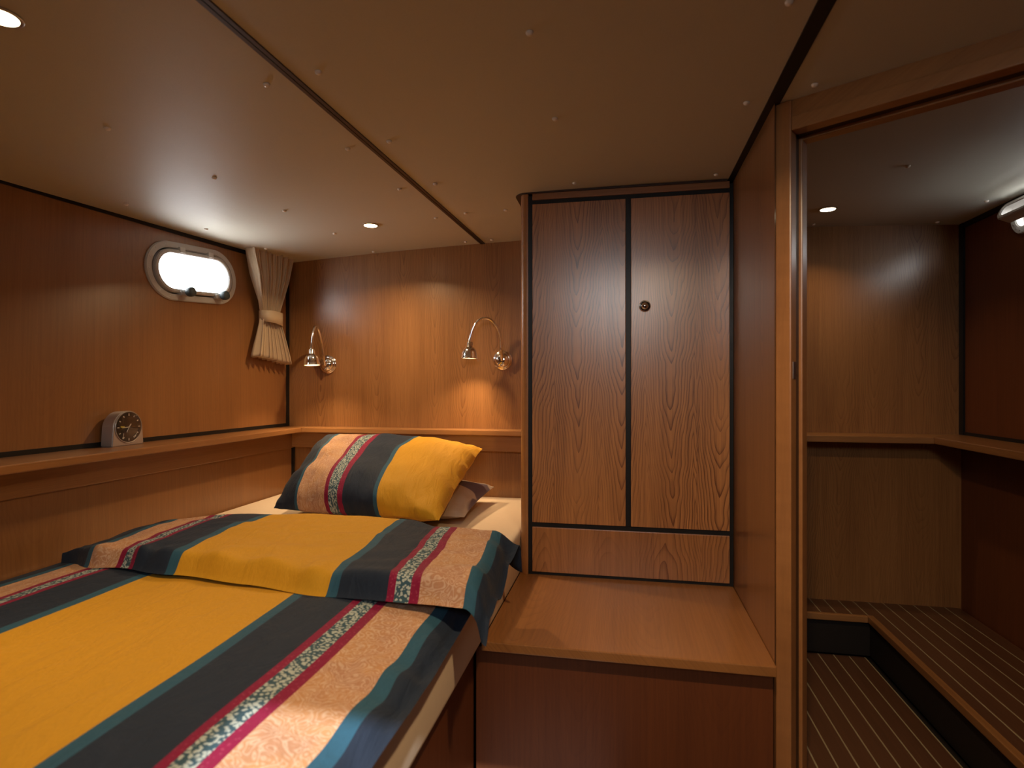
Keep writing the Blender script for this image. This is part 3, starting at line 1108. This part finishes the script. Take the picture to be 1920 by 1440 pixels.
def porthole(name, to, a, b, label, opened=0.0, knobs=True):
    root = empty(name, tuple(to(0, 0, 0)))
    struct(root, label)
    add('sash_seal', annulus(to, stadium(a - 0.02, b - 0.02), stadium(a - 0.034, b - 0.032), -0.030, -0.016), 'port_knob', root)
    add('flange', annulus(to, stadium(a, b), stadium(a - 0.024, b - 0.023), -0.002, 0.009), 'port_frame', root)
    add('tunnel', annulus(to, stadium(a - 0.018, b - 0.018), stadium(a - 0.024, b - 0.023), -0.034, 0.004), 'port_frame', root)
    sa, sb = a - 0.024, b - 0.023
    if opened:
        ca, sn = math.cos(opened), math.sin(opened)
        tos = lambda s, h, d: to(s, sb + (h - sb) * ca + (d + 0.02) * sn, 0.014 + (sb - h) * sn + (d + 0.02) * ca)
    else:
        tos = to
    sash = add('sash', annulus(tos, stadium(sa - 0.006, sb - 0.005), stadium(sa - 0.021, sb - 0.018), -0.020, 0.016), 'port_frame', root)
    ring = stadium(sa - 0.018, sb - 0.015)
    n = len(ring)
    V = [tos(s, h, -0.004) for s, h in ring] + [tos(s, h, 0.001) for s, h in ring]
    Fc = [tuple(range(n)), tuple(range(n, 2 * n))[::-1]] + [(i, (i + 1) % n, n + (i + 1) % n, n + i) for i in range(n)]
    add('pane', mesh(V, Fc), 'glass', sash)
    for s in (-0.055, 0.075):
        cs = [tos(s + ds, sb + dh, dd) for dd in (-0.012, 0.019) for ds, dh in ((-0.011, -0.014), (0.011, -0.014), (0.011, 0.006), (-0.011, 0.006))]
        add('hinge', hexa(cs, 0.001), 'clock_white', root)
    if knobs:
        ax = to(0, 0, 1) - to(0, 0, 0)
        for s in (-0.062, 0.098):
            cs = [to(s + ds, -sb + dh, dd) for dd in (-0.012, 0.024) for ds, dh in ((-0.022, -0.004), (0.006, -0.008), (0.006, 0.012), (-0.022, 0.012))]
            add('latch', hexa(cs, 0.002), 'port_frame', root)
            add('latch_knob', lathe([(0.007, 0.0), (0.007, 0.010), (0.0165, 0.012), (0.0175, 0.018), (0.0165, 0.030), (0.013, 0.033), (0.0005, 0.034)],
                                    to(s + 0.004, -sb + 0.008, 0.018), ax, 20), 'port_knob', root, True)
    ax = to(0, 0, 1) - to(0, 0, 0)
    for s, h in stadium(a - 0.011, b - 0.011, 14):
        add('flange_screw', lathe([(0.0032, 0.0), (0.0030, 0.001), (0.0005, 0.0014)], to(s, h, 0.0085), ax, 8), 'steel', root)
    return root


porthole('window_1', to1, 0.2035, 0.105, 'bright oval porthole in a pale frame with two dark knobs on the hull side')
porthole('window_2', to2, 0.27, 0.055, 'open oval porthole high on the far hull side', opened=math.radians(24), knobs=False)
portal('porthole_portal', tuple(to1(0, 0, -0.075)), tuple(nn), 0.35, 0.16)
portal('far_porthole_portal', (RX + 0.075, P2Y, P2Z), (-1, 0, 0), 0.5, 0.09)

# ------------------------------------------------------------------ curtain


def curtain():
    root = empty('curtain', (-1.49, 2.26, 1.08))
    tag(root, 'beige pleated curtain tied in the middle beside the porthole', 'curtain')
    NS, NTt = 190, 40
    PLE = 8

    def edges(t):
        # t 0 top .. 1 bottom : y range and height
        ztop, zb = 1.552, 1.083
        z = ztop + (zb - ztop) * t
        if t < 0.60:
            f = t / 0.60
            f2 = f ** 1.35
            y0 = 2.088 + (2.170 - 2.088) * f2
            y1 = 2.372 + (2.276 - 2.372) * f ** 1.1
        else:
            f = (t - 0.60) / 0.40
            y0 = 2.170 + (2.112 - 2.170) * f
            y1 = 2.276 + (2.350 - 2.276) * f
        return y0, y1, z

    verts, faces, = [], []
    for j in range(NTt + 1):
        t = j / NTt
        y0, y1, z = edges(t)
        squeeze = 1 - abs((y1 - y0) / 0.27)
        for i in range(NS + 1):
            s = i / NS
            ph = s * PLE * 2 * PI + 0.9 * fnoise(s * 5, t * 1.2, 3.0)
            amp = 0.030 * (0.75 + 0.5 * fnoise(s * 8, 1.0)) * (0.15 + 0.85 * min(1.0, max(0.0, (y1 - y0 - 0.10) / 0.12)))
            wv = math.sin(ph)
            wv = math.copysign(abs(wv) ** 0.8, wv)
            y = y0 + (y1 - y0) * s + 0.35 * (y1 - y0) / PLE * math.sin(2 * ph) * 0.35
            zz = z + (0.0035 * math.sin(ph) + 0.012 * math.cos(s * 3)) * smooth(0.8, 1.0, t) - 0.006 * smooth(0.8, 1.0, t)
            xx = hull_x(y, zz) + 0.044 + amp * wv
            # the outer pleat rolls wide on the porthole side
            xx += 0.006 * smooth(0.16, 0.0, s) * math.sin(PI * min(1, t / 0.56)) - 0.012 * smooth(0.03, 0.0, s)
            verts.append((xx, y, zz))
    for j in range(NTt):
        for i in range(NS):
            a = j * (NS + 1) + i
            faces.append((a, a + 1, a + NS + 2, a + NS + 1))
    cl = add('curtain_cloth', mesh(verts, faces), 'curtain_cloth', root, True)
    md = cl.modifiers.new('thick', 'SOLIDIFY')
    md.thickness = 0.0012
    # tie band
    V, Fc = [], []
    n = 24
    for k in range(n):
        a = 2 * PI * k / n
        cy, cx = 2.223, hull_x(2.24, 1.27) + 0.042
        yy = cy + 0.058 * math.copysign(abs(math.cos(a)) ** 0.7, math.cos(a))
        xx = cx + 0.036 * math.copysign(abs(math.sin(a)) ** 0.8, math.sin(a))
        slant = -0.007 * (yy - cy) / 0.066
        for zz in (1.232 + slant, 1.284 + slant * 0.3):
            V.append((xx, yy, zz))
    for k in range(n):
        a, b = 2 * k, 2 * ((k + 1) % n)
        Fc.append((a, b, b + 1, a + 1))
    tb = add('tie_band', mesh(V, Fc), 'curtain_cloth', root, True)
    md = tb.modifiers.new('thick', 'SOLIDIFY')
    md.thickness = 0.003
    # track against the ceiling
    box('curtain_track', hull_x(2.25, 1.54) + 0.018, hull_x(2.25, 1.54) + 0.036, 2.10, 2.385, 1.5345, 1.5415, 'brown_trim', root, 0)


curtain()

# ------------------------------------------------------------------ alarm clock


def clock():
    X0, X1 = -1.548, -1.502
    yc, zb, hw, hh = 1.515, ZS, 0.0585, 0.108
    root = empty('alarm_clock', (-1.525, yc, zb))
    tag(root, 'silver arch-shaped alarm clock with a round black dial', 'clock')

    def arch(hw_, hh_, n=22):
        out = [(-hw_, 0.0), (hw_, 0.0)]
        r = hw_ * 0.93
        zc = hh_ - r
        for i in range(n + 1):
            a = PI * i / n
            out.append((r * math.cos(a), zc + r * math.sin(a)))
        return out
    prof = arch(hw, hh)
    bm = bmesh.new()
    fr = [bm.verts.new((X1, yc + p[0], zb + p[1])) for p in prof]
    bk = [bm.verts.new((X0, yc + p[0] * 0.94, zb + p[1] * 0.97)) for p in prof]
    bm.faces.new(fr)
    bm.faces.new(bk[::-1])
    n = len(prof)
    for i in range(n):
        bm.faces.new((fr[i], bk[i], bk[(i + 1) % n], fr[(i + 1) % n]))
    bmesh.ops.recalc_face_normals(bm, faces=bm.faces)
    lim = [e for e in bm.edges if e.calc_face_angle() > 0.6]
    bmesh.ops.bevel(bm, geom=lim, offset=0.003, segments=3, affect='EDGES')
    add('case', bm_mesh(bm), 'clock_silver', root)
    zc = zb + 0.0575
    ax = (1, 0, 0)
    add('bezel', lathe([(0.0475, 0.0), (0.0490, 0.0015), (0.0480, 0.003), (0.0462, 0.0022), (0.0462, 0.0)], (X1 - 0.0005, yc, zc), ax, 40), 'clock_silver', root, True)
    dial = add('dial', lathe([(0.0465, 0.0), (0.0465, 0.0010)], (X1, yc, zc), ax, 40), 'clock_black', root)

    def bar(name, ang, r0, r1, w, mat, h=0.0016):
        u = Vector((0, math.sin(ang), math.cos(ang)))
        v = Vector((0, math.cos(ang), -math.sin(ang)))
        o = Vector((X1 + 0.0012, yc, zc))
        cs = []
        for d in (0.0, h - 0.0008):
            for r, q in ((r0, -w), (r1, -w), (r1, w), (r0, w)):
                cs.append(o + Vector((d, 0, 0)) + u * r + v * q)
        add(name, hexa(cs), mat, dial)
    for hnum in range(12):
        a = 2 * PI * hnum / 12
        bar('hour_mark', a, 0.0345, 0.0395 if hnum % 3 else 0.0415, 0.0014, 'clock_white')
    bar('hour_hand', math.radians(38), 0.0, 0.012, 0.0013, 'clock_white', 0.0024)
    bar('minute_hand', math.radians(-93), 0.0, 0.024, 0.0009, 'clock_white', 0.0026)
    bar('minute_hand_tip', math.radians(-86), 0.016, 0.030, 0.0022, 'clock_yellow', 0.0022)
    bar('second_hand', math.radians(208), 0.0, 0.018, 0.0006, 'clock_white', 0.0028)
    for sy, sz, an in ((-0.021, -0.033, 8), (0.023, -0.029, 38)):
        add('gauge_pivot', lathe([(0.0028, 0.0), (0.0028, 0.001), (0.0005, 0.0014)], (X1 + 0.0011, yc + sy, zc + sz), ax, 12), 'clock_white', dial)
        o = Vector((X1 + 0.0012, yc + sy, zc + sz))
        u = Vector((0, math.sin(math.radians(an)), math.cos(math.radians(an))))
        v = Vector((0, u.z, -u.y))
        cs = [o + Vector((d, 0, 0)) + u * r + v * q for d in (0, 0.0008) for r, q in ((0, -0.0006), (0.015, -0.0006), (0.015, 0.0006), (0, 0.0006))]
        add('gauge_needle', hexa(cs), 'clock_white', dial)
    add('glass_cover', lathe([(0.0462, 0.0), (0.044, 0.0016), (0.030, 0.0032), (0.0005, 0.0040)], (X1 + 0.0022, yc, zc), ax, 40, False), 'glass', root, True)


clock()

# ------------------------------------------------------------------ reading lamps


def reading_lamp(base, out, path_ctrl, bell_axis, label, power):
    """base: centre on the bulkhead; path_ctrl: bezier points of the gooseneck; bell hangs at its end"""
    b = Vector(base)
    root = empty('reading_lamp', tuple(b))
    tag(root, label, 'wall lamp', 'chrome reading lamps over the bed')
    add('wall_plate', lathe([(0.041, 0.0), (0.0415, 0.004), (0.040, 0.007), (0.0375, 0.008), (0.0365, 0.013), (0.0335, 0.015), (0.031, 0.0155),
                             (0.029, 0.020), (0.022, 0.026), (0.012, 0.0295), (0.0005, 0.030)], b, (0, -1, 0), 40), 'chrome', root, True)
    st_ = Vector(path_ctrl[0])
    add('pivot_block', tube([st_ + Vector((0, 0.016, -0.045)), st_ + Vector((0, 0.010, -0.03)), st_ + Vector((0, 0.003, -0.012)), st_], 0.0062, 12), 'chrome', root, True)
    sw = add('switch', lathe([(0.005, 0.0), (0.005, 0.006), (0.0035, 0.008), (0.0005, 0.0085)], b + Vector((0, -0.028, -0.022)), (0, -1, -0.2), 12), 'chrome', root, True)
    pts = bezier(*path_ctrl, n=70)
    add('gooseneck', tube(pts, 0.0060, 10, True), 'chrome', root, True)
    e = pts[-1]
    a = Vector(bell_axis).normalized()
    bell = add('bell_shade', lathe([(0.0065, -0.016), (0.0070, -0.004), (0.0072, -0.003), (0.0120, -0.001), (0.0135, 0.002), (0.0135, 0.018), (0.0150, 0.020), (0.0205, 0.024),
                             (0.0262, 0.031), (0.0295, 0.041), (0.0312, 0.054), (0.0318, 0.061), (0.0342, 0.066), (0.0342, 0.0675), (0.0325, 0.0672),
                             (0.0300, 0.058), (0.0280, 0.042), (0.0240, 0.032), (0.012, 0.026), (0.0005, 0.026)], e, a, 36, False), 'chrome', root, True)
    add('lamp_lens', lathe([(0.0316, 0.0), (0.0316, 0.001)], e + a * 0.0645, a, 30), 'lamp_lens', bell)
    lamp_light('reading_light', tuple(e + a * 0.0690), power, 0.058, WARM, a, 112)


reading_lamp((-0.511, HY, 1.078), 0.05, [(-0.507, 2.348, 1.120), (-0.500, 2.318, 1.285), (-0.615, 2.285, 1.285), (-0.624, 2.285, 1.148)], (-0.03, -0.03, -1.0),
             'chrome gooseneck reading lamp beside the wardrobe', 0.75)
reading_lamp((-1.318, HY, 1.066), 0.05, [(-1.314, 2.348, 1.105), (-1.318, 2.318, 1.262), (-1.300, 2.235, 1.262), (-1.300, 2.225, 1.122)], (0.08, -0.06, -1.0),
             'chrome gooseneck reading lamp beside the curtain', 0.75)

# ------------------------------------------------------------------ ceiling downlights


def downlight(x, y, label, power, r=0.030, spread=120):
    z = ceil_z(x)
    root = empty('downlight', (x, y, z))
    tag(root, label, 'ceiling light', 'small round downlights')
    add('rim', lathe([(r, 0.0), (r, 0.0025), (r - 0.003, 0.004), (r - 0.006, 0.003), (r - 0.006, 0.0)], (x, y, z + 0.0005), (0, 0, -1), 36), 'steel', root, True)
    add('lens', lathe([(r - 0.005, 0.0), (r - 0.006, 0.003), (r - 0.012, 0.0045), (0.0005, 0.005)], (x, y, z), (0, 0, -1), 30), 'downlight_lens', root, True)
    lamp_light('downlight_beam', (x, y, z - 0.008), power, 0.045, WARM, (0, 0, -1), spread)


downlight(-0.928, 2.00, 'small round downlight in the ceiling above the pillows', LAMP * 0.72, spread=144)
downlight(-0.985, 0.750, 'small round downlight in the ceiling above the foot of the bed', LAMP * 0.20, spread=98)
downlight(0.16, 0.60, 'added unseen downlight in the ceiling over the floor by the locker bench', LAMP * 1.25, spread=160)  # extra lamp added out of view to brighten wardrobe, bench and mattress side
downlight(0.690, 2.17, 'small round downlight in the ceiling beyond the doorway', LAMP * 0.11)
